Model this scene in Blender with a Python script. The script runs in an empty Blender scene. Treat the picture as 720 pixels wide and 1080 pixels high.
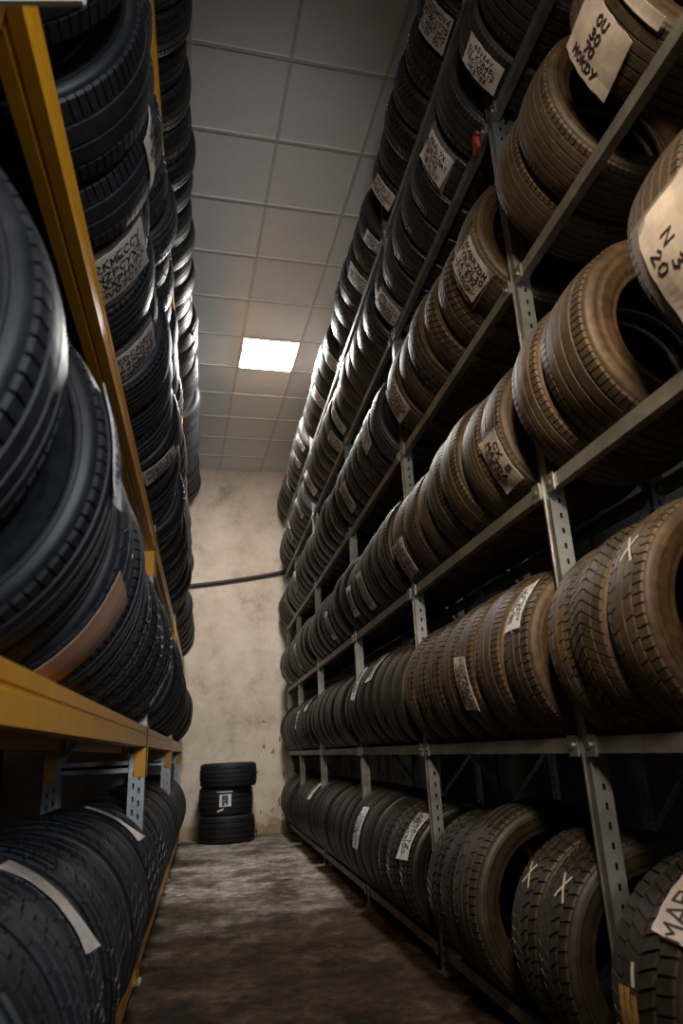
import bpy, bmesh, math, random
from mathutils import Vector, Matrix, Euler
from math import sin, cos, pi, radians

SC = bpy.context.scene
C = SC.collection
RND = random.Random(11)
H0 = 0.975                      # camera height above the floor

# ------------------------------------------------------------------ helpers
def link(o, parent=None):
    C.objects.link(o)
    if parent is not None:
        o.parent = parent
    return o

def mesh_obj(name, verts, faces, mat, parent=None, smooth=False):
    me = bpy.data.meshes.new(name)
    me.from_pydata(verts, [], faces)
    me.update()
    if mat: me.materials.append(mat)
    if smooth:
        me.polygons.foreach_set('use_smooth', [True] * len(me.polygons))
    return link(bpy.data.objects.new(name, me), parent)

class MB:
    """collects boxes, prisms and tubes for ONE mesh"""
    def __init__(s): s.v = []; s.f = []
    def box(s, x0, x1, y0, y1, z0, z1):
        b = len(s.v)
        s.v += [(x, y, z) for z in (z0, z1) for y in (y0, y1) for x in (x0, x1)]
        s.f += [tuple(b + i for i in q) for q in ((0, 2, 3, 1), (4, 5, 7, 6), (0, 1, 5, 4), (2, 6, 7, 3), (0, 4, 6, 2), (1, 3, 7, 5))]
    def prism_y(s, prof, y0, y1):
        """closed (x, z) profile swept along y"""
        b = len(s.v); n = len(prof)
        s.v += [(x, y0, z) for x, z in prof] + [(x, y1, z) for x, z in prof]
        for i in range(n):
            j = (i + 1) % n
            s.f.append((b + i, b + j, b + n + j, b + n + i))
        s.f.append(tuple(b + i for i in range(n))[::-1]); s.f.append(tuple(b + n + i for i in range(n)))
    def bar(s, p, q, w, t):
        """rectangular bar from p to q"""
        p = Vector(p); q = Vector(q); d = (q - p).normalized()
        a = d.cross(Vector((0, 1, 0)))
        if a.length < .05: a = d.cross(Vector((1, 0, 0)))
        a.normalize(); c = d.cross(a)
        b = len(s.v)
        for e in (p, q):
            for i, j in ((-1, -1), (1, -1), (1, 1), (-1, 1)):
                s.v.append(tuple(e + a * i * w / 2 + c * j * t / 2))
        s.f += [tuple(b + i for i in k) for k in ((0, 1, 2, 3), (7, 6, 5, 4), (0, 4, 5, 1), (1, 5, 6, 2), (2, 6, 7, 3), (3, 7, 4, 0))]
    def tube(s, pts, r, n=10):
        b = len(s.v); pts = [Vector(p) for p in pts]
        for i, p in enumerate(pts):
            d = (pts[min(i + 1, len(pts) - 1)] - pts[max(i - 1, 0)]).normalized()
            a = d.cross(Vector((0, 0, 1))).normalized(); c = d.cross(a)
            s.v += [tuple(p + a * r * cos(2 * pi * k / n) + c * r * sin(2 * pi * k / n)) for k in range(n)]
        for i in range(len(pts) - 1):
            for k in range(n):
                l = (k + 1) % n
                s.f.append((b + i * n + k, b + i * n + l, b + (i + 1) * n + l, b + (i + 1) * n + k))
        s.f.append(tuple(b + k for k in range(n))); s.f.append(tuple(b + (len(pts) - 1) * n + k for k in range(n))[::-1])
    def build(s, name, mat, parent=None, smooth=False):
        o = mesh_obj(name, s.v, s.f, mat, parent, smooth)
        bm = bmesh.new(); bm.from_mesh(o.data)
        bmesh.ops.recalc_face_normals(bm, faces=bm.faces[:]); bm.to_mesh(o.data); bm.free()
        return o

def empty(name, loc, label, cat, group=None):
    o = bpy.data.objects.new(name, None); o.empty_display_size = .1
    C.objects.link(o); o.location = loc
    tag(o, label, cat, group)
    return o

def tag(o, label=None, cat=None, group=None, kind=None):
    if label: o['label'] = label
    if cat: o['category'] = cat
    if group: o['group'] = group
    if kind: o['kind'] = kind
    return o

# ---------------------------------------------------------------- materials
def new_mat(name):
    m = bpy.data.materials.new(name); m.use_nodes = True
    nt = m.node_tree; b = nt.nodes['Principled BSDF']
    return m, nt, b

def noise(nt, scale, detail=6, rough=.6, coord='Object', dist=0.0):
    tc = nt.nodes.new('ShaderNodeTexCoord'); n = nt.nodes.new('ShaderNodeTexNoise')
    n.inputs['Scale'].default_value = scale; n.inputs['Detail'].default_value = detail
    n.inputs['Roughness'].default_value = rough; n.inputs['Distortion'].default_value = dist
    nt.links.new(tc.outputs[coord], n.inputs['Vector'])
    return n

def ramp(nt, src, stops):
    r = nt.nodes.new('ShaderNodeValToRGB')
    e = r.color_ramp.elements
    while len(e) < len(stops): e.new(.5)
    for el, (p, c) in zip(e, stops):
        el.position = p; el.color = (c[0], c[1], c[2], 1)
    nt.links.new(src, r.inputs['Fac'])
    return r

def mixc(nt, fac, a, b, mode='MIX'):
    m = nt.nodes.new('ShaderNodeMix'); m.data_type = 'RGBA'; m.blend_type = mode
    if isinstance(fac, (int, float)): m.inputs[0].default_value = fac
    else: nt.links.new(fac, m.inputs[0])
    for sock, v in ((m.inputs[6], a), (m.inputs[7], b)):
        if isinstance(v, tuple): sock.default_value = (v[0], v[1], v[2], 1)
        else: nt.links.new(v, sock)
    return m.outputs[2]

def bump(nt, bsdf, src, strength, dist=.002):
    b = nt.nodes.new('ShaderNodeBump'); b.inputs['Strength'].default_value = strength
    b.inputs['Distance'].default_value = dist
    nt.links.new(src, b.inputs['Height']); nt.links.new(b.outputs['Normal'], bsdf.inputs['Normal'])

def rubber(name, base, dust, lo, hi, rough=.62, spec=.4):
    m, nt, b = new_mat(name)
    n = noise(nt, 7, 8, .7)
    r = ramp(nt, n.outputs['Fac'], [(lo, base), (hi, dust)])
    nf = noise(nt, 42, 6, .75)
    rf = ramp(nt, nf.outputs['Fac'], [(.36, (.62, .60, .58)), (.52, (1, 1, 1)), (.66, (1.35, 1.3, 1.22))])
    oi = nt.nodes.new('ShaderNodeObjectInfo')
    mr = nt.nodes.new('ShaderNodeMapRange'); mr.inputs[3].default_value = .7; mr.inputs[4].default_value = 1.25
    nt.links.new(oi.outputs['Random'], mr.inputs[0])
    comb = nt.nodes.new('ShaderNodeCombineColor')
    for k in range(3): nt.links.new(mr.outputs[0], comb.inputs[k])
    c = mixc(nt, 1.0, mixc(nt, 1.0, r.outputs['Color'], rf.outputs['Color'], 'MULTIPLY'), comb.outputs[0], 'MULTIPLY')
    nt.links.new(c, b.inputs['Base Color'])
    b.inputs['Roughness'].default_value = rough
    b.inputs['Specular IOR Level'].default_value = spec
    n2 = noise(nt, 160, 3, .6)
    bump(nt, b, n2.outputs['Fac'], .25, .001)
    return m

M = {}
M['tread_right'] = rubber('dusty_warm_lit_rubber', (.034, .025, .016), (.108, .070, .036), .32, .72)  # right rubbers: real dust plus the warm light's tint mixed into the brown
M['side_right'] = rubber('dusty_warm_lit_sidewall_rubber', (.034, .022, .013), (.118, .066, .027), .3, .7, .55)
M['tread_left'] = rubber('black_rubber', (.012, .013, .0145), (.026, .027, .030), .3, .75, .5, .26)  # left rubbers: the cool light's blue tint is mixed into the black
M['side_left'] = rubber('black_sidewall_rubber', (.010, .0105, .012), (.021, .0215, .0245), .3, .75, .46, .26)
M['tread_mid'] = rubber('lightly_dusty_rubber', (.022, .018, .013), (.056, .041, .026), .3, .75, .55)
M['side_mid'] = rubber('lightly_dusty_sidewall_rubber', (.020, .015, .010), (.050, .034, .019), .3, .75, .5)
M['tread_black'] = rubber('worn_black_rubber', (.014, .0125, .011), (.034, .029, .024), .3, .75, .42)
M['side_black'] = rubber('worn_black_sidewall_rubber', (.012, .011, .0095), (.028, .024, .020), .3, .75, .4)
M['tread_new'] = rubber('fresh_black_rubber', (.009, .009, .010), (.016, .016, .017), .3, .8, .6)

def metal(name, c0, c1, rough, metallic=.8, scale=9):
    m, nt, b = new_mat(name)
    n = noise(nt, scale, 8, .65)
    r = ramp(nt, n.outputs['Fac'], [(.35, c0), (.7, c1)])
    nt.links.new(r.outputs['Color'], b.inputs['Base Color'])
    b.inputs['Metallic'].default_value = metallic
    b.inputs['Roughness'].default_value = rough
    return m
M['zinc'] = metal('galvanised_steel', (.26, .26, .245), (.46, .46, .44), .42)
M['zinc_dull'] = metal('dull_galvanised_steel', (.17, .165, .14), (.33, .31, .27), .5, .6)
M['orange'] = metal('orange_paint', (.86, .36, .012), (.95, .46, .022), .33, 0.0, 14)
M['dark_bolt'] = metal('dark_bolt_steel', (.03, .03, .03), (.06, .06, .06), .5)

def simple(name, col, rough=.7, scale=20, var=.25, metallic=0):
    m, nt, b = new_mat(name)
    n = noise(nt, scale, 6, .6)
    r = ramp(nt, n.outputs['Fac'], [(.3, tuple(c * (1 - var) for c in col)), (.7, tuple(min(1, c * (1 + var)) for c in col))])
    nt.links.new(r.outputs['Color'], b.inputs['Base Color'])
    b.inputs['Roughness'].default_value = rough
    return m
M['paper'] = simple('label_paper', (.64, .55, .47), .6, 18, .22)
M['paper_white'] = simple('white_paper', (.66, .64, .63), .55, 18, .15)
M['card'] = simple('brown_card', (.58, .33, .20), .75, 12, .12)
M['ink'] = simple('marker_ink', (.025, .02, .022), .6, 30, .2)
M['chalk'] = simple('chalk', (.62, .56, .45), .9, 60, .3)
M['cream'] = simple('cream_board', (.82, .80, .68), .6, 6, .06)
M['red'] = simple('red_plastic', (.42, .05, .02), .5, 20, .2)
M['cable'] = simple('dark_cable', (.035, .022, .014), .6, 20, .3)
M['yellow_paint'] = simple('yellow_chalk', (.42, .22, .05), .8, 40, .4)

# clear film over some of the labels
m, nt, b = new_mat('clear_tape')
b.inputs['Base Color'].default_value = (.30, .27, .23, 1); b.inputs['Roughness'].default_value = .25
b.inputs['Alpha'].default_value = .38
M['tape'] = m

# plaster of the end wall
m, nt, b = new_mat('stained_plaster')
n1 = noise(nt, 1.1, 9, .62); r1 = ramp(nt, n1.outputs['Fac'], [(.3, (.58, .47, .36)), (.55, (.69, .575, .455)), (.75, (.76, .66, .54))])
n2 = noise(nt, 1.9, 12, .74); r2 = ramp(nt, n2.outputs['Fac'], [(.42, (1.04, 1.04, 1.04)), (.54, (.90, .88, .86)), (.68, (.50, .45, .40))])
c = mixc(nt, 1.0, r1.outputs['Color'], r2.outputs['Color'], 'MULTIPLY')
n4 = noise(nt, 26, 3, .5); r4 = ramp(nt, n4.outputs['Fac'], [(.70, (1, 1, 1)), (.76, (.35, .30, .26))])
c = mixc(nt, .7, c, r4.outputs['Color'], 'MULTIPLY')
# dark scuff marks low on the right of the wall
mp = nt.nodes.new('ShaderNodeMapping'); tcs = nt.nodes.new('ShaderNodeTexCoord'); nt.links.new(tcs.outputs['Object'], mp.inputs['Vector'])
mp.inputs['Rotation'].default_value = (0, .5, 0); mp.inputs['Scale'].default_value = (15, 1, 6.5)
ns = nt.nodes.new('ShaderNodeTexNoise'); ns.inputs['Scale'].default_value = 1; ns.inputs['Detail'].default_value = 3; nt.links.new(mp.outputs[0], ns.inputs['Vector'])
sx = nt.nodes.new('ShaderNodeSeparateXYZ'); nt.links.new(tcs.outputs['Object'], sx.inputs[0])
m1 = nt.nodes.new('ShaderNodeMapRange'); m1.inputs[1].default_value = .35; m1.inputs[2].default_value = .75; nt.links.new(sx.outputs['X'], m1.inputs[0])
m2 = nt.nodes.new('ShaderNodeMapRange'); m2.inputs[1].default_value = 1.9; m2.inputs[2].default_value = 1.3; nt.links.new(sx.outputs['Z'], m2.inputs[0])
mm = nt.nodes.new('ShaderNodeMath'); mm.operation = 'MULTIPLY'; nt.links.new(m1.outputs[0], mm.inputs[0]); nt.links.new(m2.outputs[0], mm.inputs[1])
ma = nt.nodes.new('ShaderNodeMath'); ma.operation = 'MULTIPLY_ADD'; ma.inputs[1].default_value = .11; nt.links.new(mm.outputs[0], ma.inputs[0]); nt.links.new(ns.outputs['Fac'], ma.inputs[2])
rs = ramp(nt, ma.outputs[0], [(.735, (1, 1, 1)), (.765, (.16, .13, .11))])
c = mixc(nt, .9, c, rs.outputs['Color'], 'MULTIPLY')
# water and dirt line along the foot of the wall
tc = nt.nodes.new('ShaderNodeTexCoord'); sp = nt.nodes.new('ShaderNodeSeparateXYZ'); nt.links.new(tc.outputs['Object'], sp.inputs[0])
n3 = noise(nt, 4, 8, .7)
ad = nt.nodes.new('ShaderNodeMath'); ad.operation = 'MULTIPLY_ADD'; ad.inputs[1].default_value = .35
nt.links.new(n3.outputs['Fac'], ad.inputs[0]); nt.links.new(sp.outputs['Z'], ad.inputs[2])
r3 = ramp(nt, ad.outputs[0], [(.2, (.45, .36, .24)), (.29, (.62, .50, .36)), (.33, (.92, .88, .82)), (.45, (1, 1, 1))])
c = mixc(nt, .85, c, r3.outputs['Color'], 'MULTIPLY')
nt.links.new(c, b.inputs['Base Color']); b.inputs['Roughness'].default_value = .85
bump(nt, b, n2.outputs['Fac'], .3, .01)
M['plaster'] = m

# concrete floor with oil stains
m, nt, b = new_mat('stained_concrete')
n1 = noise(nt, 1.1, 12, .72); r1 = ramp(nt, n1.outputs['Fac'], [(.34, (.085, .064, .044)), (.5, (.21, .185, .155)), (.66, (.36, .34, .315))])
n2 = noise(nt, 2.6, 12, .68); r2 = ramp(nt, n2.outputs['Fac'], [(.40, (.22, .16, .11)), (.48, (.70, .64, .58)), (.56, (1.1, 1.1, 1.1))])
c = mixc(nt, .85, r1.outputs['Color'], r2.outputs['Color'], 'MULTIPLY')
# dimmer light over the front of the aisle painted in, mixed with brown dirt
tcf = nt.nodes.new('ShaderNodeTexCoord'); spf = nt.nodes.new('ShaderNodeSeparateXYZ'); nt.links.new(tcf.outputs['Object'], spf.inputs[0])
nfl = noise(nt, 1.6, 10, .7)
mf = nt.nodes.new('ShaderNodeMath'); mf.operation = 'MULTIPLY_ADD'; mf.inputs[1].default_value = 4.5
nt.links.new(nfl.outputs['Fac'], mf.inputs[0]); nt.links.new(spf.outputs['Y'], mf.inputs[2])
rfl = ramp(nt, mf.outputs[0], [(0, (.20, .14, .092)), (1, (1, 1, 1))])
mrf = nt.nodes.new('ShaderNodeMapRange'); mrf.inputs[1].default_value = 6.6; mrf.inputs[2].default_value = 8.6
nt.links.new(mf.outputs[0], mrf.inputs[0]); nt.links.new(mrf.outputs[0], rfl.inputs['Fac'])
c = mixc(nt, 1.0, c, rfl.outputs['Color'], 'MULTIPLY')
vo = nt.nodes.new('ShaderNodeTexVoronoi'); vo.feature = 'DISTANCE_TO_EDGE'; vo.inputs['Scale'].default_value = .28
tc = nt.nodes.new('ShaderNodeTexCoord'); nd = noise(nt, 3, 5, .6)
vm = nt.nodes.new('ShaderNodeVectorMath'); vm.operation = 'MULTIPLY_ADD'; vm.inputs[1].default_value = (.5, .5, .5)
nt.links.new(nd.outputs['Color'], vm.inputs[0]); nt.links.new(tc.outputs['Object'], vm.inputs[2]); nt.links.new(vm.outputs[0], vo.inputs['Vector'])
r3 = ramp(nt, vo.outputs['Distance'], [(.0015, (.3, .25, .2)), (.005, (1, 1, 1))])
c = mixc(nt, .55, c, r3.outputs['Color'], 'MULTIPLY')
n5 = noise(nt, 13, 10, .8); r5 = ramp(nt, n5.outputs['Fac'], [(.40, (.40, .37, .34)), (.50, (.95, .95, .95)), (.62, (1.6, 1.56, 1.52))])
c = mixc(nt, .9, c, r5.outputs['Color'], 'MULTIPLY')
nt.links.new(c, b.inputs['Base Color'])
b.inputs['Roughness'].default_value = .92; b.inputs['Specular IOR Level'].default_value = .12
bump(nt, b, n2.outputs['Fac'], .35, .006)
M['concrete'] = m

m, nt, b = new_mat('ceiling_tile')
n1 = noise(nt, 90, 4, .7); r1 = ramp(nt, n1.outputs['Fac'], [(.3, (.78, .78, .77)), (.7, (.90, .90, .89))])
nt.links.new(r1.outputs['Color'], b.inputs['Base Color']); b.inputs['Roughness'].default_value = .75
bump(nt, b, n1.outputs['Fac'], .3, .003)
M['tile'] = m
M['tbar'] = simple('ceiling_grid_paint', (.62, .60, .56), .45, 5, .05)
M['dark_wall'] = simple('grey_render', (.07, .064, .056), .9, 2, .3)

m, nt, b = new_mat('lamp_diffuser')
b.inputs['Base Color'].default_value = (.9, .9, .9, 1)
b.inputs['Emission Color'].default_value = (1.0, .97, .93, 1); b.inputs['Emission Strength'].default_value = 205.0
M['lamp'] = m

# ------------------------------------------------------------------ setting
ZC = 3.965 + H0
CA, WA, YW = 0.047, 0.032, 9.55           # ceiling grid turn, end wall turn, end wall distance
def wall_y(x): return YW + x * math.tan(WA)

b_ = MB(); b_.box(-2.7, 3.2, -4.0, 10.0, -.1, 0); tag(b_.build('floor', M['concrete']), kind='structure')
o = None
b_ = MB(); b_.box(-2.7, 3.3, 0, .2, -.1, ZC + .3)
o = b_.build('wall_back', M['plaster']); o.location = (0, YW, 0); o.rotation_euler = (0, 0, WA); tag(o, kind='structure')
b_ = MB(); b_.box(3.0, 3.2, -4, 10.0, 0, ZC + .3); tag(b_.build('wall_right', M['dark_wall']), kind='structure')
b_ = MB(); b_.box(-2.6, -2.4, -4, 9.6, 0, ZC + .3); tag(b_.build('wall_left', M['dark_wall']), kind='structure')

XA, Y0 = .584, 3.008
LI, LJ = 5, 0                              # the lit cell
b_ = MB()
for i in range(-13, 13):
    for j in range(-6, 5):
        if (i, j) == (LI, LJ): continue
        x, y = XA + .6 * j, Y0 + .6 * i
        b_.box(x + .006, x + .594, y + .006, y + .594, .004, .02)
o = b_.build('ceiling', M['tile']); o.location = (0, 0, ZC); o.rotation_euler = (0, 0, CA); tag(o, kind='structure')
b_ = MB()
for i in range(-13, 14): b_.box(XA - 3.6, XA + 3, Y0 + .6 * i - .011, Y0 + .6 * i + .011, -.006, .008)
for j in range(-6, 6):
    b_.box(XA + .6 * j - .011, XA + .6 * j + .011, Y0 - 7.8, Y0 + 7.8, -.0065, .0075)
o = b_.build('trim_1', M['tbar']); o.location = (0, 0, ZC); o.rotation_euler = (0, 0, CA); tag(o, kind='structure')

def lamp_panel(label, i, j):
    r = empty('ceiling_light', (0, 0, ZC), label, 'lamp'); r.rotation_euler = (0, 0, CA)
    x, y = XA + .6 * j, Y0 + .6 * i
    f = MB()
    for a in ((x + .008, x + .592, y + .008, y + .03), (x + .008, x + .592, y + .57, y + .592), (x + .008, x + .03, y + .03, y + .57), (x + .57, x + .592, y + .03, y + .57)):
        f.box(*a, -.012, .03)
    f.box(x + .008, x + .592, y + .008, y + .592, .03, .06)
    f.build('lamp_frame', M['tbar'], r)
    d = MB(); d.box(x + .028, x + .572, y + .028, y + .572, -.015, .002); d.build('diffuser', M['lamp'], r)
    return r
lamp_panel('square lit panel set in the tiled ceiling', LI, LJ)

# dark hose along the end wall
b_ = MB()
pts = []
for k in range(15):
    t = k / 14; x = -1.2 + 2.5 * t
    pts.append((x, wall_y(x) - .03, 2.13 + H0 + .135 * (x + 1.2) - .05 * sin(pi * t)))
b_.tube(pts, .026, 10)
tag(b_.build('wall_hose', M['cable'], smooth=True), 'dark hose slung across the plaster end wall', 'hose')

# ------------------------------------------------------------------ the tyre
R0, W0 = .315, .20
def revolve(prof, n, closed=True):
    v = []; f = []; m = len(prof)
    for i in range(n):
        a = 2 * pi * i / n
        v += [(r * cos(a), y, r * sin(a)) for y, r in prof]
    for i in range(n):
        k = (i + 1) % n
        for j in range(m if closed else m - 1):
            l = (j + 1) % m
            f.append((i * m + j, i * m + l, k * m + l, k * m + j))
    return v, f

def carcass_mesh(name, rim, mat):
    w = W0
    outer = [(-.36 * w, rim), (-.41 * w, rim - .001), (-.43 * w, rim + .006), (-.425 * w, rim + .013), (-.455 * w, rim + .018), (-.485 * w, rim + .032),
             (-.499 * w, rim + .050), (-.505 * w, rim + .053), (-.506 * w, rim + .060), (-.500 * w, rim + .063), (-.497 * w, R0 - .050), (-.503 * w, R0 - .047), (-.500 * w, R0 - .040), (-.484 * w, R0 - .027),
             (-.455 * w, R0 - .016), (-.30 * w, R0 - .013)]
    prof = outer + [(-y, r) for y, r in outer[::-1]]
    inner = [(.33 * w, rim + .002), (.39 * w, rim + .02), (.45 * w, rim + .05), (.44 * w, R0 - .05), (.38 * w, R0 - .03), (.2 * w, R0 - .025)]
    prof += inner + [(-y, r) for y, r in inner[::-1]]
    v, f = revolve(prof, 96)
    me = bpy.data.meshes.new(name); me.from_pydata(v, [], f); me.update()
    me.polygons.foreach_set('use_smooth', [True] * len(me.polygons))
    me.materials.append(mat)
    bm = bmesh.new(); bm.from_mesh(me); bmesh.ops.recalc_face_normals(bm, faces=bm.faces[:]); bm.to_mesh(me); bm.free()
    return me

def tread_mesh(name, mat, pitches, grooves, gw, depth, bands, skews, sipe=.004, vee=0.0):
    """grooves: positions across the width of the ring grooves; bands: lateral cut per rib (0 none, 1 every pitch, .5 every other);
    skews: lean of the cuts in each rib"""
    w = W0; cols = []          # (y, drop, band, groove)
    edges = [-.425] + list(grooves) + [.425]
    cols += [(-.487, .030, 0, 0), (-.468, .0165, 0, 0), (-.45, .008, 0, 0)]
    for k in range(len(edges) - 1):
        a = edges[k] + (gw if k > 0 else 0); c = edges[k + 1] - (gw if k < len(edges) - 2 else 0)
        for t in (0, .33, .67, 1): cols.append((a + (c - a) * t, 0, k, 0))
        if k < len(edges) - 2:
            g = edges[k + 1]; cols.append((g - gw * .6, depth, k, 1)); cols.append((g + gw * .6, depth, k + 1, 1))
    cols += [(.45, .008, len(edges) - 2, 0), (.468, .0165, len(edges) - 2, 0), (.487, .030, len(edges) - 2, 0)]
    ph = (0, .80, .835, .965)
    n = pitches * 4; v = []; f = []; m = len(cols)
    for i in range(n):
        p = i % 4; q = i // 4
        for (s, drop, band, gr) in cols:
            th = 2 * pi * (q + ph[p]) / pitches
            th += 2 * pi / pitches * (skews[band] * s * 6 + vee * abs(s) * 6)
            crown = .010 * (s / .43) ** 2 if abs(s) < .44 else .010
            r = R0 - crown - drop
            if not gr and p >= 2 and bands[band] and (bands[band] == 1 or q % 2 == 0):
                r -= (depth * .85 if bands[band] == 1 else sipe) * (1 if abs(s) < .48 else .2)
            r = max(r, R0 - .033)
            v.append((r * cos(th), s * w, r * sin(th)))
    for i in range(n):
        k = (i + 1) % n
        for j in range(m - 1):
            f.append((i * m + j, i * m + j + 1, k * m + j + 1, k * m + j))
    me = bpy.data.meshes.new(name); me.from_pydata(v, [], f); me.update()
    me.materials.append(mat)
    bm = bmesh.new(); bm.from_mesh(me); bmesh.ops.recalc_face_normals(bm, faces=bm.faces[:]); bm.to_mesh(me); bm.free()
    return me

SPEC = [  # pitches, grooves, half groove width, depth, bands, skews, vee, look
    (88, (-.27, -.09, .09, .27), .020, .0075, (1, 0, 0, 0, 1), (0, 0, 0, 0, 0), 0, 'four-groove'),
    (76, (-.26, -.07, .13, .30), .018, .0070, (1, .5, 0, .5, 1), (.2, .4, .4, .4, -.2), 0, 'five-rib'),
    (64, (-.25, -.0, .25), .024, .0085, (1, 1, 1, 1), (0, 0, 0, 0), .55, 'V-patterned'),
    (54, (-.24, -.02, .22), .022, .0090, (1, 1, 1, 1), (.25, .5, -.5, -.25), 0, 'blocky'),
    (96, (-.22, 0, .22), .016, .0050, (1, 0, 0, 1), (.1, 0, 0, .1), 0, 'worn'),
    (46, (-.21, .04, .25), .012, .0045, (1, 0, .5, 1), (.5, 0, .4, -.5), 0, 'smooth notched'),
    (90, (-.33, -.20, -.07, .07, .20, .33), .013, .0065, (1, 0, 0, 0, 0, 0, 1), (.2, 0, 0, 0, 0, 0, .2), 0, 'fine-ribbed'),
    (72, (-.30, -.12, .06, .26), .020, .0075, (.5, .5, 1, .5, 1), (0, .3, .3, .3, .0), 0, 'sipe-cut'),
]
TM = {}; CM = {}
for side in ('right', 'left', 'new', 'mid', 'black'):
    tm = M['tread_' + side]; sm = M.get('side_' + side, M['tread_new'])
    for i, s in enumerate(SPEC):
        TM[side, i] = tread_mesh('tread', tm, s[0], s[1], s[2], s[3], s[4], s[5], vee=s[6])
    for i, rim in enumerate((.190, .203, .216)):
        CM[side, i] = carcass_mesh('tyre', rim, sm)

# --------------------------------------------- paper labels and handwriting
GLYPH = {  # strokes on a 4 x 6 grid
    'A': [(0, 0, 2, 6, 4, 0), (.8, 2, 3.2, 2)], 'C': [(4, 5, 2.6, 6, 1, 5.4, 0, 3, 1, .6, 2.6, 0, 4, 1)], 'D': [(0, 0, 0, 6, 2.6, 5.4, 4, 3, 2.6, .6, 0, 0)],
    'K': [(0, 0, 0, 6), (3.8, 6, 0, 2.6), (1.2, 3.6, 4, 0)], 'M': [(0, 0, .2, 6, 2, 2.4, 3.8, 6, 4, 0)], 'O': [(2, 0, .4, 1.4, .2, 4.4, 2, 6, 3.8, 4.6, 3.7, 1.4, 2, 0)],
    'R': [(0, 0, 0, 6, 3, 5.6, 3.4, 4, 0, 3), (1.4, 3, 4, 0)], 'T': [(0, 6, 4, 6), (2, 6, 2, 0)], 'U': [(0, 6, .2, 1.4, 2, 0, 3.8, 1.4, 4, 6)], 'X': [(0, 6, 4, 0), (4, 6, 0, 0)],
    'Y': [(0, 6, 2, 3.2), (4, 6, 1.2, 0)], 'Z': [(0, 6, 4, 6, 0, 0, 4, 0)], '0': [(2, 0, .4, 1.4, .2, 4.4, 2, 6, 3.8, 4.6, 3.7, 1.4, 2, 0)],
    '3': [(.2, 5.4, 2.4, 6, 3.4, 4.6, 1.6, 3.2, 3.8, 2, 2.4, 0, 0, .6)], '5': [(3.8, 6, .6, 6, .4, 3.4, 2.6, 3.8, 3.8, 2, 2.4, 0, 0, .5)], '7': [(0, 6, 4, 6, 1.4, 0)],
    '1': [(1, 4.6, 2.2, 6, 2.2, 0)], '2': [(.2, 4.8, 2, 6, 3.6, 4.4, 0, 0, 4, 0)], '4': [(3, 0, 3, 6, 0, 2, 4, 2)], '6': [(3.4, 6, .8, 3.4, .6, 1, 2.2, 0, 3.6, 1.4, 2.6, 3, .7, 2)],
    'B': [(0, 0, 0, 6, 2.8, 5.4, 2.6, 3.4, 0, 3.1, 3.4, 2.6, 3.6, .8, 0, 0)], 'E': [(4, 6, 0, 6, 0, 0, 4, 0), (0, 3.1, 3, 3.1)], 'H': [(0, 0, 0, 6), (4, 0, 4, 6), (0, 3, 4, 3)],
    'N': [(0, 0, 0, 6, 4, 0, 4, 6)], 'P': [(0, 0, 0, 6, 3.4, 5.4, 3.2, 3.4, 0, 2.8)], 'S': [(3.6, 5.2, 2, 6, .4, 4.8, 3.4, 2, 2, 0, .2, .8)], 'I': [(2, 0, 2, 6)], 'L': [(0, 6, 0, 0, 3.8, 0)], 'V': [(0, 6, 2, 0, 4, 6)],
    '-': [(.6, 3, 3.4, 3)], '/': [(0, 0, 4, 6)], ' ': [],
}
def wrap(u, v, a0, d, lift, y0):
    """label plane (u along the tread, v across it) laid on the tread of a tyre of unit size"""
    r = R0 - .010 * min(1.0, ((y0 - d * v) / W0 / .43) ** 2) * .6 + lift
    a = a0 + d * u / R0
    return (r * cos(a), y0 - d * v, r * sin(a))

def sheet(name, mat, parent, L, Wd, a0, d, y0, lift, rnd, curl=.012, trim=0.0, nu=14, nv=5):
    cu = [rnd.uniform(-.3, 1) * curl for _ in range(4)]
    sk = rnd.uniform(-.05, .05)
    v = []; f = []
    for layer in (0, .0012):
        for i in range(nu + 1):
            for j in range(nv + 1):
                tu = i / nu * 2 - 1; tv = j / nv * 2 - 1
                c = sum(k * max(0, su * tu) ** 3 * max(0, sv * tv) ** 2 for k, (su, sv) in zip(cu, ((1, 1), (1, -1), (-1, 1), (-1, -1))))
                u = tu * L / 2 + sk * Wd * tv + trim * abs(sin(i * 2.3 + j)) * (abs(tv) > .9)
                w_ = tv * Wd / 2 + sk * L * tu * .4 + trim * sin(i * 1.7) * (abs(tv) > .9)
                v.append(wrap(u, w_, a0, d, lift + layer + c, y0))
    n1 = (nu + 1) * (nv + 1)
    g = lambda l, i, j: l * n1 + i * (nv + 1) + j
    for i in range(nu):
        for j in range(nv):
            f.append((g(1, i, j), g(1, i + 1, j), g(1, i + 1, j + 1), g(1, i, j + 1)))
            f.append((g(0, i, j), g(0, i, j + 1), g(0, i + 1, j + 1), g(0, i + 1, j)))
    for i in range(nu):
        f.append((g(0, i, 0), g(0, i + 1, 0), g(1, i + 1, 0), g(1, i, 0))); f.append((g(0, i, nv), g(1, i, nv), g(1, i + 1, nv), g(0, i + 1, nv)))
    for j in range(nv):
        f.append((g(0, 0, j), g(1, 0, j), g(1, 0, j + 1), g(0, 0, j + 1))); f.append((g(0, nu, j), g(0, nu, j + 1), g(1, nu, j + 1), g(1, nu, j)))
    return mesh_obj(name, v, f, mat, parent)

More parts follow.
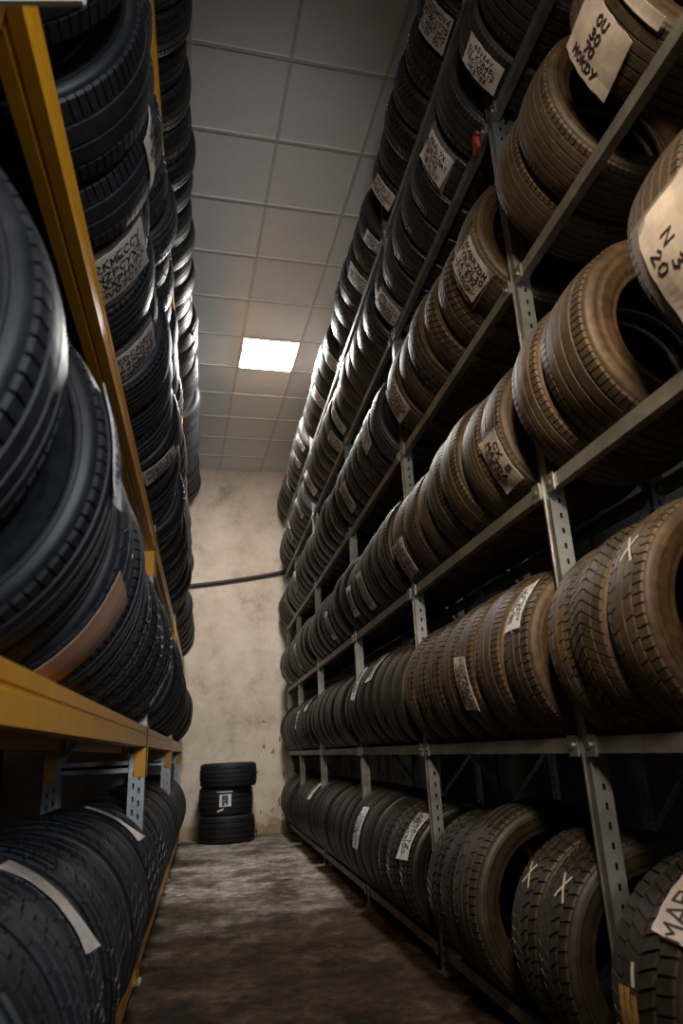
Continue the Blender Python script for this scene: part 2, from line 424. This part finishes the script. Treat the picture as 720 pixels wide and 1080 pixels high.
def stroke(mb, pts, wd, a0, d, lift, y0):
    """thin raised pen strokes"""
    for (u0, v0), (u1, v1) in zip(pts[:-1], pts[1:]):
        du, dv = u1 - u0, v1 - v0; L = math.hypot(du, dv)
        if L < 1e-6: continue
        nx, ny = -dv / L * wd / 2, du / L * wd / 2; ex, ey = du / L * wd * .4, dv / L * wd * .4
        k = max(1, int(L / .02)); b = len(mb.v)
        for t in range(k + 1):
            s = t / k
            cu, cv = u0 - ex + (du + 2 * ex) * s, v0 - ey + (dv + 2 * ey) * s
            for l in (lift, lift + .0009):
                mb.v.append(wrap(cu + nx, cv + ny, a0, d, l, y0)); mb.v.append(wrap(cu - nx, cv - ny, a0, d, l, y0))
        for t in range(k):
            q = b + 4 * t
            for a, c in ((2, 3), (0, 2), (3, 1), (1, 0)):
                mb.f.append((q + a, q + c, q + 4 + c, q + 4 + a))
        mb.f.append((b, b + 1, b + 3, b + 2)); q = b + 4 * k; mb.f.append((q, q + 2, q + 3, q + 1))

def write(parent, lines, L, Wd, a0, d, y0, lift, rnd, wd=.0055):
    mb = MB(); n = len(lines); h = Wd * .86 / n
    for k, t in enumerate(lines):
        if not t: continue
        v0 = Wd * .43 - h * (k + .84)
        sx = min(h * .62, L * .86 / max(len(t), 1)) ; adv = sx * 1.12 if sx < h * .62 else h * .72
        u = -adv * len(t) / 2
        for ch in t:
            for st in GLYPH.get(ch, []):
                jx, jy = rnd.uniform(-.05, .05) * sx, rnd.uniform(-.08, .08) * h
                p = [(u + st[i] / 4 * sx * .82 + jx, v0 + st[i + 1] / 6 * h * .68 + jy) for i in range(0, len(st), 2)]
                stroke(mb, p, wd, a0, d, lift + .0016, y0)
            u += adv
    return mb.build('handwriting', M['ink'], parent)

def paper_label(tyre, a_world, spin, dy, L=.19, Wd=.13, d=1, lines=None, mat='paper', tape=False, rnd=RND, wd=None, curl=.012):
    a0 = a_world + spin
    s = sheet('paper_label', M[mat], tyre, L, Wd, a0, d, dy, .0035, rnd, curl, .0013)
    if tape:
        sheet('clear_tape', M['tape'], s, L * 1.12, Wd * 1.28, a0, d, dy, .0012, rnd, .004, .002)
    if lines is None:
        A = 'ABCDEHKLMNPRSTVXYZ0123457'
        lines = [''.join(rnd.choice(A + ' ') for _ in range(rnd.choice((6, 8, 9)))) for _ in range(4)]
    if lines:
        write(s, lines, L, Wd, a0, d, dy, .0035, rnd, wd or Wd * .027)
    return s

def chalk(tyre, a_world, spin, dy, pts, wd=.006, mat='chalk', name='chalk_mark'):
    mb = MB()
    for p in pts: stroke(mb, p, wd, a_world + spin, 1, .0012, dy)
    return mb.build(name, M[mat], tyre)

# -------------------------------------------------------------- right rack
XR, XRB = 1.068, 1.48
ZR = [z + H0 for z in (-.86, 0.0, .788, 1.583, 2.342, 3.087)]
PR = [.36, 1.923, 3.457, 4.979, 6.774, 8.30, 9.42]
rack = empty('tyre_rack', (XR, 4.9, 0), 'grey galvanised shelving with six rows of tyres right of the aisle', 'shelving')
def rloc(o): return o
def post_r(name, parent, x, y, s, top):
    """perforated C-section: s = +1 when the open side looks to +x"""
    m_ = MB(); w, dpt, t = .046, .05, .003
    X = lambda a, c: (min(x + s * a, x + s * c), max(x + s * a, x + s * c))
    m_.box(*X(0, t), y - w / 2, y + w / 2, 0, top)                       # web facing the aisle
    m_.box(*X(-.003, 0), y - w / 2, y - w / 2 + .008, 0, top); m_.box(*X(-.003, 0), y + w / 2 - .008, y + w / 2, 0, top)
    for side in (-1, 1):
        ya, yb = (y - w / 2, y - w / 2 + t) if side < 0 else (y + w / 2 - t, y + w / 2)
        m_.box(*X(t, .022), ya, yb, 0, top); m_.box(*X(.031, dpt), ya, yb, 0, top)
        z = 0.0
        while z < top - .05:
            m_.box(*X(.022, .031), ya, yb, z, z + .032); z += .05
    m_.box(*X(-.012, .06), y - .04, y + .04, 0, .006)                      # foot plate
    return m_.build(name, M['zinc'], parent)
def local(o, root):
    o.matrix_parent_inverse = Matrix.Translation(-Vector(root.location))
TOPR = 4.5
p0 = post_r('upright', rack, XR, 0, 1, TOPR); p1 = post_r('upright', rack, XRB, 0, -1, TOPR)
for k, y in enumerate(PR):
    for src in (p0, p1):
        o = src if k == 0 else link(src.copy(), rack)
        local(o, rack); o.location = (0, y, 0)
    # side bracing of each frame
    m_ = MB()
    zs = [.22, .72, 1.22, 1.72, 2.22, 2.72, 3.22, 3.72, 4.22]
    for i in range(len(zs) - 1):
        a, c = (XR + .03, XRB - .03) if i % 2 == 0 else (XRB - .03, XR + .03)
        m_.bar((a, y, zs[i]), (c, y, zs[i + 1]), .024, .006)
    m_.bar((XR + .03, y, .2), (XRB - .03, y, .2), .024, .006); m_.bar((XR + .03, y, 4.25), (XRB - .03, y, 4.25), .024, .006)
    o = m_.build('frame_brace', M['zinc'], rack); local(o, rack)
def beam_profile(x, s, z):
    return [(x, z), (x + s * .030, z), (x + s * .030, z - .008), (x + s * .012, z - .012), (x + s * .012, z - .034), (x + s * .03, z - .038), (x + s * .03, z - .044), (x, z - .044)]
for z in ZR:
    for k in range(len(PR) - 1):
        for x, s in ((XR - .006, 1), (XRB + .006, -1)):
            m_ = MB(); m_.prism_y(beam_profile(x, s, z), PR[k] + .024, PR[k + 1] - .024)
            o = m_.build('shelf_beam', M['zinc_dull'], rack); local(o, rack)
            if s == 1 and k < 4:
                for y, e in ((PR[k] + .024, 1), (PR[k + 1] - .024, -1)):
                    hk = MB()
                    hk.box(x - .006, x, min(y, y + e * .05), max(y, y + e * .05), z - .052, z + .006)
                    hk.tube([(x - .012, y + e * .025, z - .022), (x - .005, y + e * .025, z - .022)], .009, 8)
                    hk.build('beam_clip', M['zinc'], o)

# a second run of the same shelving behind, seen only through the gaps
rack2 = empty('tyre_rack', (1.75, 4.9, 0), 'far grey shelving seen through gaps behind the right-hand tyres', 'shelving')
q0 = None
for k, y in enumerate((1.3, 2.85, 4.3, 5.6, 7.2, 8.9)):
    for x, s in ((1.78, 1), (2.16, -1)):
        o = link(bpy.data.objects.new('upright', (p0 if s == 1 else p1).data), rack2); local(o, rack2)
        o.location = (x - (XR if s == 1 else XRB), y, 0)
    m_ = MB(); zs = [.2, .55, .93, 1.4, 1.9, 2.4]
    for i in range(5):
        a, c = (1.8, 2.14) if i % 2 else (2.14, 1.8)
        m_.bar((a, y, zs[i]), (c, y, zs[i + 1]), .024, .006)
    o = m_.build('frame_brace', M['zinc'], rack2); local(o, rack2)
for z in ZR[:4]:
    m_ = MB(); m_.prism_y(beam_profile(1.774, 1, z), 1.33, 8.87); o = m_.build('shelf_beam', M['zinc_dull'], rack2); local(o, rack2)
    m_ = MB(); m_.prism_y(beam_profile(2.166, -1, z), 1.33, 8.87); o = m_.build('shelf_beam', M['zinc_dull'], rack2); local(o, rack2)

# --------------------------------------------------------------- left rack
XL, XLB = -.29, -.77
ZL = [z + H0 for z in (-.86, .148, 1.172, 2.15, 3.30)]
PL = [.70, 3.83, 6.60, 9.28]
lrack = empty('pallet_rack', (XL, 4.9, 0), 'tall orange and grey pallet rack of tyres left of the aisle', 'shelving')
def post_l(x, y, s, top):
    m_ = MB(); w, dp, t = .066, .078, .003
    X = lambda a, c: (min(x + s * a, x + s * c), max(x + s * a, x + s * c))
    # front web with two columns of holes
    for a, c in ((-w / 2, -.021), (-.013, .013), (.021, w / 2)): m_.box(*X(0, t), y + a, y + c, 0, top)
    z = 0.
    while z < top - .06:
        for a, c in ((-.021, -.013), (.013, .021)): m_.box(*X(0, t), y + a, y + c, z, z + .03)
        z += .05
    for side in (-1, 1):
        ya, yb = (y - w / 2, y - w / 2 + t) if side < 0 else (y + w / 2 - t, y + w / 2)
        m_.box(*X(t, .020), ya, yb, 0, top); m_.box(*X(.030, .048), ya, yb, 0, top); m_.box(*X(.058, dp), ya, yb, 0, top)
        z = 0.
        while z < top - .06:
            m_.box(*X(.020, .030), ya, yb, z, z + .034); m_.box(*X(.048, .058), ya, yb, z + .02, z + .054); z += .06
    m_.box(*X(-.02, .1), y - .06, y + .06, 0, .006)
    return m_.build('upright', M['zinc'], lrack)
l0 = post_l(XL - .004, 0, -1, 4.75); l1 = post_l(XLB, 0, 1, 4.75)
def bracket(x, y, z, s):
    """folded orange beam-end plate round the upright"""
    m_ = MB(); X = lambda a, c: (min(x + s * a, x + s * c), max(x + s * a, x + s * c))
    m_.box(*X(.004, 0), y - .041, y + .041, z - .235, z + .012)
    m_.box(*X(0, .06), y - .041, y - .037, z - .235, z + .012); m_.box(*X(0, .06), y + .037, y + .041, z - .235, z + .012)
    for zz in (z - .15, z - .2):
        m_.tube([(x + s * .03, y - .044, zz), (x + s * .03, y - .036, zz)], .008, 8)
        m_.tube([(x - s * .002, y, zz), (x + s * .004, y, zz)], .008, 8)
    return m_
for k, y in enumerate(PL):
    for src in (l0, l1):
        o = src if k == 0 else link(src.copy(), lrack)
        local(o, lrack); o.location = (0, y, 0)
    m_ = MB(); zs = [.35, .35, .95, .95, 1.55, 2.15, 2.75, 3.35, 3.95, 4.55]
    for i in range(2, 9):
        a, c = (XL - .05, XLB + .05) if i % 2 == 0 else (XLB + .05, XL - .05)
        m_.bar((a, y, zs[i]), (c, y, zs[i + 1]), .034, .02)
    for zz in (.30, .93, 4.6): m_.bar((XL - .05, y, zz), (XLB + .05, y, zz), .036, .02)
    o = m_.build('frame_brace', M['zinc'], lrack); local(o, lrack)
    for z in ZL:
        for x, s in ((XL + .003, -1), (XLB - .003, 1)):
            zz = max(z, .25) if False else z
            o = (bracket(x, y, max(zz, .24), s)).build('beam_bracket', M['orange'], lrack); local(o, lrack)
def lbeam(x, s, z, h=.092):
    return [(x, z - .03), (x, z - h), (x + s * .062, z - h), (x + s * .062, z - .034), (x + s * .040, z - .034), (x + s * .040, z), (x, z), (x, z - .024), (x + s * .004, z - .027)][::1]
YB = [-1.6] + PL
for z in ZL:
    for k in range(len(YB) - 1):
        for x, s in ((XL, -1), (XLB, 1)):
            m_ = MB()
            if z < .3: m_.box(min(x, x + s * .05), max(x, x + s * .05), YB[k] + .036, YB[k + 1] - .036, z - .07, z)
            else:
                # hollow step beam: face with a pressed groove, step along the inner top edge
                prof = [(x, z), (x, z - .030), (x + s * .005, z - .034), (x + s * .005, z - .040), (x, z - .044), (x, z - .092),
                        (x + s * .026, z - .092), (x + s * .030, z - .088), (x + s * .036, z - .092), (x + s * .062, z - .092), (x + s * .062, z - .028), (x + s * .042, z - .028), (x + s * .042, z)]
                m_.prism_y(prof, YB[k] + .036, YB[k + 1] - .036)
            o = m_.build('load_beam', M['orange'], lrack); local(o, lrack)

b_ = MB(); b_.box(-.30, 0, -.004, .004, 0, .16)
for x in (-.27, -.15): b_.tube([(x, -.008, .08), (x, .012, .08)], .007, 8)
o = b_.build('sign_board', M['cream']); o.location = (-.159, .628, .8656 + H0); o.rotation_euler = (0, radians(2.6), radians(-10.6))
tag(o, 'blank cream sign board fixed to the end post of orange rack', 'sign')

# red plastic tag clipped over the fifth beam of the grey rack
b_ = MB(); b_.box(XR - .022, XR - .006, 2.01, 2.056, ZR[4] - .055, ZR[4] + .028); b_.box(XR - .022, XR + .012, 2.01, 2.056, ZR[4] + .002, ZR[4] + .012)
b_.box(XR - .026, XR - .022, 2.018, 2.048, ZR[4] - .03, ZR[4] + .012)
tag(b_.build('shelf_tag', M['red']), 'small red plastic tag clipped on a high beam of grey rack', 'tag')

# ------------------------------------------------------------ rows of tyres
def fill(first, y0, y1, posts, rnd, wlo, whi, gap=.006):
    """tyre positions (centre, width) along a row, stepping clear of the uprights"""
    out = list(first); y = y0
    while True:
        wd = rnd.uniform(wlo, whi)
        for p in posts:
            if y < p + .045 and y + wd > p - .045:
                # close up to the upright or jump past it
                if p - .045 - y > .16: wd = p - .045 - y
                else: y = p + .045
        if y + wd > y1: break
        out.append((y + wd / 2, wd)); y += wd + rnd.uniform(0, gap) * 2
    return out

ORD = ['first', 'second', 'third', 'fourth', 'fifth', 'sixth', 'seventh', 'eighth', 'ninth', 'tenth', 'eleventh', 'twelfth', 'thirteenth', 'fourteenth', 'fifteenth', 'sixteenth']
HIDE = set()
STUFF = set()
STUFF = {('l', 0, 14), ('l', 0, 22), ('l', 0, 24), ('l', 0, 25), ('l', 0, 27), ('l', 0, 28), ('l', 0, 29), ('l', 0, 30), ('l', 0, 31), ('l', 0, 32), ('l', 0, 33), ('l', 1, 8), ('l', 1, 15), ('l', 1, 17), ('l', 1, 19), ('l', 1, 21), ('l', 1, 23), ('l', 1, 24), ('l', 1, 25), ('l', 1, 27), ('l', 1, 28), ('l', 1, 30), ('l', 1, 31), ('l', 1, 32), ('l', 1, 33), ('l', 1, 34), ('l', 1, 35), ('l', 2, 18), ('l', 2, 22), ('l', 2, 23), ('l', 2, 25), ('l', 2, 27), ('l', 2, 28), ('l', 2, 30), ('l', 2, 31), ('l', 2, 33), ('l', 2, 34), ('l', 3, 0), ('l', 3, 8), ('l', 3, 13), ('l', 3, 14), ('l', 3, 15), ('l', 3, 18), ('l', 3, 19), ('l', 3, 20), ('l', 3, 21), ('l', 3, 22), ('l', 3, 23), ('l', 3, 24), ('l', 3, 25), ('l', 3, 26), ('l', 3, 27), ('l', 3, 28), ('l', 3, 29), ('l', 3, 30), ('l', 3, 31), ('l', 3, 32), ('l', 4, 18), ('l', 4, 24), ('l', 4, 27), ('l', 4, 28), ('r', 0, 29), ('r', 0, 31), ('r', 1, 0), ('r', 1, 31), ('r', 1, 34), ('r', 1, 36), ('r', 2, 34), ('r', 3, 32), ('r', 3, 33), ('r', 3, 34), ('r', 4, 32), ('r', 4, 33), ('r', 5, 26), ('r', 5, 27), ('r', 5, 29)}

# (angle on the tread in degrees, y) of the marks found on each row
LAB_R = {
 5: [(-148, 2.27), (-150, 3.23), (-137, 3.32, 'w'), (-140, 3.96), (-139, 4.99), (-141, 5.88), (-156, 6.93, 'w'), (-154, 7.31), (-150, 8.66), (-163, 9.3)],
 4: [(-148, 1.70), (-158, 2.18, 't'), (-148, 3.27, 't'), (-155, 4.90), (-137, 5.21), (-157, 6.18), (-161, 7.07), (-163, 7.86), (-155, 8.91)],
 3: [(-157, 1.17, 'MOKDY'), (-160, 2.2, 't'), (-159, 3.25), (180, 3.75), (-155, 4.51), (-171, 7.45), (-150, 8.52), (178, 9.3)],
 2: [(-162, 1.02, 'BIG'), (-156, 2.02, 'MAZDA'), (-153, 3.22), (-164, 4.55), (-159, 4.28), (-161, 5.58), (-164, 7.69), (-149, 8.98)],
 1: [(147, 1.96, 'w'), (-170, 2.52), (141, 4.11), (153, 4.64), (137, 7.05), (168, 7.68, 'w'), (150, 9.2)],
 0: [(133, 1.63, 'MAR'), (146, 3.6), (160, 4.71), (135, 6.98)],
}
LAB_L = {
 1: [(8, 1.12, 'w'), (-40, 1.50, 'card'), (-24, 3.36, 'w')],
 2: [(6, 1.42), (-38, 1.73, 'wide'), (-38, 2.0, 'wide'), (-41, 3.04)],
 0: [(46, 1.87, 'strip'), (58, 3.25, 'strip')],
 3: [(-21, 6.2, 'w'), (3, 4.82, 'w'), (-23, 4.47)],
 4: [(2, 4.8, 'w'), (-8, 5.39, 'w')],
}
EXPL_R = {
 5: ([], 2.05), 4: ([], 1.45),
 3: ([(1.115, .225), (1.475, .215), (1.685, .20)], 1.80),
 2: ([(1.065, .225), (1.53, .255), (1.755, .19)], 1.97),
 1: ([(1.135, .21), (1.455, .165), (1.635, .185), (1.80, .14)], 1.97),
 0: ([(1.665, .215), (1.965 + .0, .0)], 1.97),
}
EXPL_R[0] = ([(1.64, .27), (2.065, .19), (2.265, .19), (2.70, .26)], 2.84)
EXPL_L = {
 4: ([], 2.2), 3: ([], 1.45), 2: ([(.87, .23)], 1.06), 1: ([(.885, .24)], 1.015), 0: ([], 1.25),
}
ROWN = ['bottom shelf', 'second shelf', 'third shelf', 'fourth shelf', 'fifth shelf', 'top shelf']
ROWNL = ['bottom shelf', 'second shelf', 'third shelf', 'fourth shelf', 'top shelf']
BAYN = {0: 'bay against wall', 1: 'second bay from wall', 2: 'third bay from wall', 3: 'fourth bay from wall', 4: 'fifth bay from wall', 5: 'sixth bay from wall'}

def make_tyre(side, var, rimi, loc, Rr, wd, spin, yaw, lean, name='tyre'):
    t = link(bpy.data.objects.new(name, CM[side, rimi])); t.location = loc
    t.rotation_mode = 'YXZ'; t.rotation_euler = (lean, spin, yaw)
    t.scale = (Rr / R0, wd / W0 * .99, Rr / R0)
    link(bpy.data.objects.new('tread', TM[side, var]), t)
    return t

stuff_parts = []
PLACE = {('left', 1, 0): (.40, -.60, ZL[1] + .39)}
TYRES = []
def row(side, k, seq, xc_fn, zbeam, half, labs, posts, rnd, Rlo, Rhi, rackname, rown, Rfix={}):
    seq = sorted(seq)
    # which tyre carries which label
    got = {}
    for lb in labs:
        i = min(range(len(seq)), key=lambda i: abs(seq[i][0] - lb[1]) + (10 if i in got else 0)); got[i] = lb
    counts = {}
    order = []
    for i, (y, wd) in enumerate(seq):
        bay = sum(1 for p in posts[:-1] if p > y)          # bays counted from the end wall
        order.append(bay)
    n_in = {}
    for i in range(len(seq) - 1, -1, -1):
        n_in[order[i]] = n_in.get(order[i], 0) + 1; counts[i] = n_in[order[i]]
    Rcur = rnd.uniform(Rlo, Rhi); left = 0; var = 0
    for i, (y, wd) in enumerate(seq):
        if left <= 0:
            left = rnd.choice((1, 2, 2, 3, 4)); Rcur = rnd.uniform(Rlo, Rhi); var = rnd.choice((0, 6, 0, 1, 6, 2, 3, 4, 6, 7) if side == 'right' else (5, 5, 4, 6, 0, 7, 3)); rimi = rnd.randrange(3)
        left -= 1
        Rr = Rfix.get(i, Rcur)
        xc = xc_fn(y); zc = zbeam + math.sqrt(max(.01, Rr * Rr - half * half)) + .002
        if side == 'left' and k > 0:
            xc += rnd.uniform(-.03, .022)
            Rr *= rnd.uniform(.97, 1.02); zc = zbeam + math.sqrt(Rr * Rr - half * half) + .002
        if (side, k, i) in PLACE: Rr, xc, zc = PLACE[side, k, i]
        spin = rnd.uniform(0, 2 * pi); yaw = rnd.gauss(0, .012); lean = rnd.gauss(0, .010)
        key = (side[0], k, i)
        lrnd = random.Random(hash((k, i)) & 0xffff)
        if key in HIDE: continue
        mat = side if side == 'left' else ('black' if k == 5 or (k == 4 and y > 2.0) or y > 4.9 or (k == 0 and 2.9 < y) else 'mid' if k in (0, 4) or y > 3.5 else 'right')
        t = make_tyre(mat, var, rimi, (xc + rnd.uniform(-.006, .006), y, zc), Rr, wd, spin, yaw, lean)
        TYRES.append((key, t))
        if key in STUFF:
            stuff_parts.append(t); continue
        look = SPEC[var][7]
        lb = got.get(i); mark = ''
        if lb:
            a = radians(lb[0]); kind = lb[2] if len(lb) > 2 else ''
            if kind == 'MAZDA':
                paper_label(t, a, spin, 0, .21, .15, 1, ['CX 5', 'MAZDA', '225/55'], 'paper', True, lrnd, .0062); mark = 'MAZDA paper label'
            elif kind == 'MOKDY':
                paper_label(t, a, spin, .035, .21, .15, 1, ['OU', '30', '70', 'MOKDY'], 'paper', False, lrnd, .0058)
                sheet('paper_strip', M['paper'], t, .2, .03, a + spin + .12, 1, -.093, .003, lrnd, .004); mark = 'MOKDY paper label'
            elif kind == 'BIG':
                paper_label(t, a, spin, -.055, .25, .19, 1, ['', '', 'N 3', '20'], 'paper', True, lrnd, .0038, .02); mark = 'torn paper label'
            elif kind == 'MAR':
                paper_label(t, a, spin, -.10, .17, .15, -1, ['MARK', 'T 15'], 'paper', False, lrnd, .0055); mark = 'MARK paper label'
            elif kind == 'card':
                paper_label(t, a, spin, 0, .25, .20, 1, [], 'card', False, lrnd, curl=.004); mark = 'brown card'
            elif kind == 'w':
                paper_label(t, a, spin, 0, .19, wd * .5, 1, None, 'paper_white', False, lrnd); mark = 'white paper label'
            elif kind == 'strip':
                paper_label(t, a, spin, -.03, .24, .055, 1, [], 'paper', False, lrnd, curl=.02); mark = 'paper strip'
            elif kind == 'wide':
                paper_label(t, a, spin, 0, .24, .16, 1, None, 'paper', True, lrnd); mark = 'taped paper label'
            else:
                paper_label(t, a, spin, 0, lrnd.uniform(.20, .27) if y > 3.5 else .2, min(.16, wd * (.8 if y > 3 else .66)), 1 if side == 'right' else -1, None, 'paper' if y < 3.5 else 'paper_white', kind == 't', lrnd); mark = 'paper label'
        if side == 'right':
            if (k, i) in CH:
                for (adeg, dy, pts, wdt, mt) in CH[k, i]:
                    chalk(t, radians(adeg), spin, dy, pts, wdt, mt, 'chalk_mark')
                    if not mark: mark = 'chalk mark'
        t['label'] = f"{ORD[counts[i] - 1]} tyre from wall end, {rackname} {rown[k]}, {BAYN[order[i]]}, {mark or look + ' tread'}"
        t['category'] = 'tyre'; t['group'] = f'tyres in the {rown[k]} of the {rackname}'

X1 = [[(-.035, -.02), (.04, .03)], [(-.03, .022), (.03, -.022)]]
CH = {
 (1, 1): [(148, -.01, X1, .0065, 'chalk')],
 (1, 4): [(160, .0, [[(-.03, 0), (.03, .002)]], .006, 'chalk')],
 (2, 3): [(172, .02, [[(-.04, 0), (.04, .002)]], .006, 'chalk')],
 (0, 1): [(143, -.02, X1, .007, 'chalk')],
 (0, 2): [(143, .01, X1, .006, 'chalk')],
 (0, 0): [(-165, .03, [[(-.13, -.012), (.13, -.012)], [(-.13, .006), (.13, .006)], [(-.12, .024), (.12, .024)]], .014, 'yellow_paint'), (165, .01, [[(-.02, 0), (.02, .004)]], .008, 'chalk')],
}
RR = {0: (.315, .335), 1: (.300, .318), 2: (.305, .325), 3: (.305, .325), 4: (.305, .325), 5: (.305, .325)}
for k in range(6):
    rnd = random.Random(100 + k)
    first, y0 = EXPL_R[k]
    seq = fill(first, y0, wall_y(1.2) - .10, PR, rnd, .175, .235)
    half = .175
    row('right', k, seq, lambda y: (XR + XRB) / 2 - .012, ZR[k], half, LAB_R[k], PR, rnd, *RR[k], 'grey rack', ROWN, {3: .345} if k == 0 else {})
RL = {0: (.345, .358), 1: (.335, .35), 2: (.32, .335), 3: (.30, .315), 4: (.325, .335)}
XCL = {0: -.555, 1: -.50, 2: -.485, 3: -.508, 4: -.465}
for k in range(5):
    rnd = random.Random(200 + k)
    first, y0 = EXPL_L[k]
    seq = fill(first, y0, wall_y(-.5) - .10, PL, rnd, .195, .25)
    row('left', k, seq, lambda y, k=k: XCL[k], ZL[k], .15, LAB_L[k], PL, rnd, *RL[k], 'orange rack', ROWNL)

# stack on the floor by the end wall
names = ['wide black tyre at the foot of the floor stack by the end wall', 'wide black tyre with white sticker, middle of the floor stack by end wall', 'wide black tyre on top of the floor stack by the end wall']
z = 0.0
for k, (wd, Rr, dx, dy) in enumerate(((.30, .335, 0, 0), (.315, .325, -.012, .01), (.27, .345, .014, -.01))):
    t = make_tyre('new', (7, 1, 0)[k], 2, (.27 + dx, 9.11 + dy, z + wd / 2), Rr, wd, 0, 0, 0)
    t.rotation_mode = 'XYZ'; t.rotation_euler = (pi / 2, 0, 0)
    z += wd * .985
    t['label'] = names[k]; t['category'] = 'tyre'; t['group'] = 'tyres stacked on the floor'
    if k == 1:
        rl = random.Random(5)
        # rotated axis: local x stays x, local z points to -y of the room
        s = sheet('paper_sticker', M['paper_white'], t, .13, .085, radians(93), -1, .01, .004, rl, .004)
        write(s, ['BCEHB', 'NPRS2', '23456', 'HK 77'], .13, .085, radians(93), -1, .01, .004, rl, .006)
        mb = MB(); stroke(mb, [(-.04, -.075), (.02, -.06)], .012, radians(93 + 8), -1, .002, .01); stroke(mb, [(-.10, .06), (.08, .06)], .006, radians(93), -1, .002, .01)
        mb.build('sticker_edge', M['paper_white'], t)
if stuff_parts:
    dg = None
    vs = []; fs = []; mi = []
    for t in stuff_parts:
        t_loc = t.location; 
        mtx = Matrix.LocRotScale(t.location, t.rotation_euler, t.scale)
        for me, m_i in ((t.data, 0), (t.children[0].data, 1)):
            b0 = len(vs); vs += [tuple(mtx @ v.co) for v in me.vertices]
            fs += [tuple(b0 + i for i in p.vertices) for p in me.polygons]; mi += [m_i] * len(me.polygons)
    so = mesh_obj('tyres', vs, fs, M['side_left'])
    so.data.materials.append(M['tread_left']); so.data.polygons.foreach_set('material_index', mi)
    tag(so, 'far tyres showing only as thin slivers deep in rows of both racks', 'tyres', None, 'stuff')
    for t in stuff_parts:
        for c in list(t.children): bpy.data.objects.remove(c)
        bpy.data.objects.remove(t)


# --------------------------------------------------------------------- lights
def area(name, loc, target, sx, sy, power, col, spread=180):
    l = bpy.data.lights.new(name, 'AREA'); l.shape = 'RECTANGLE'; l.size = sx; l.size_y = sy
    l.energy = power; l.color = col; l.spread = radians(spread)
    o = bpy.data.objects.new(name, l); C.objects.link(o); o.location = loc
    d = Vector(target) - Vector(loc); o.rotation_euler = d.to_track_quat('-Z', 'Y').to_euler()
    return o
area('rear_aisle_lamp', (-.05, -.9, 3.0), (1.15, 1.9, 1.62), .4, .4, 14, (1.0, .82, .60), 56)
area('cool_front_light', (.9, -1.9, 2.0), (-.3, 1.9, 1.55), .7, .7, 12, (.84, .90, 1.0), 62)  # unseen cool light from behind the camera, aimed at the left rack
area('far_aisle_lamp', (2.6, 3.6, 3.4), (1.6, 3.6, 1.0), .5, .5, 7, (.92, .96, 1.0))
area('ceiling_fill', (.3, -.6, 2.6), (.2, 7.6, ZC), .5, .5, 5.5, (1.0, .97, .92), 40)  # added fill that brightens the ceiling; not a fixture of the room
pl = bpy.data.lights.new('rear_fill_point', 'POINT'); pl.energy = 10; pl.color = (1, .96, .90); pl.shadow_soft_size = .15  # added point light to lift the near ceiling; no pendant hangs there
po = bpy.data.objects.new('rear_fill_point', pl); C.objects.link(po); po.location = (.35, -.7, 4.25)

w = bpy.data.worlds.new('World'); SC.world = w; w.use_nodes = True
w.node_tree.nodes['Background'].inputs[0].default_value = (.8, .85, 1.0, 1)
w.node_tree.nodes['Background'].inputs[1].default_value = .06

# --------------------------------------------------------------------- camera
cam = bpy.data.cameras.new('camera'); co = bpy.data.objects.new('camera', cam); C.objects.link(co)
RT = Vector((0.981959, -0.1834044, -0.04603647)); UP = Vector((-0.0168212, -0.32721665, 0.94479961)); FW = Vector((0.18834431, 0.92698009, 0.32439841))
mw = Matrix.Identity(4)
for i in range(3):
    mw[i][0] = RT[i]; mw[i][1] = UP[i]; mw[i][2] = -FW[i]
mw[2][3] = H0
co.matrix_world = mw
cam.sensor_fit = 'VERTICAL'; cam.sensor_height = 36; cam.sensor_width = 24; cam.lens = 727.256 / 1080 * 36
cam.clip_start = .02
cam.dof.use_dof = True; cam.dof.focus_distance = 3.6; cam.dof.aperture_fstop = 3.2
SC.camera = co
SC.view_settings.view_transform = 'Standard'; SC.view_settings.look = 'None'
SC.view_settings.gamma = 1; SC.view_settings.exposure = 0.0; SC.view_settings.use_curve_mapping = False
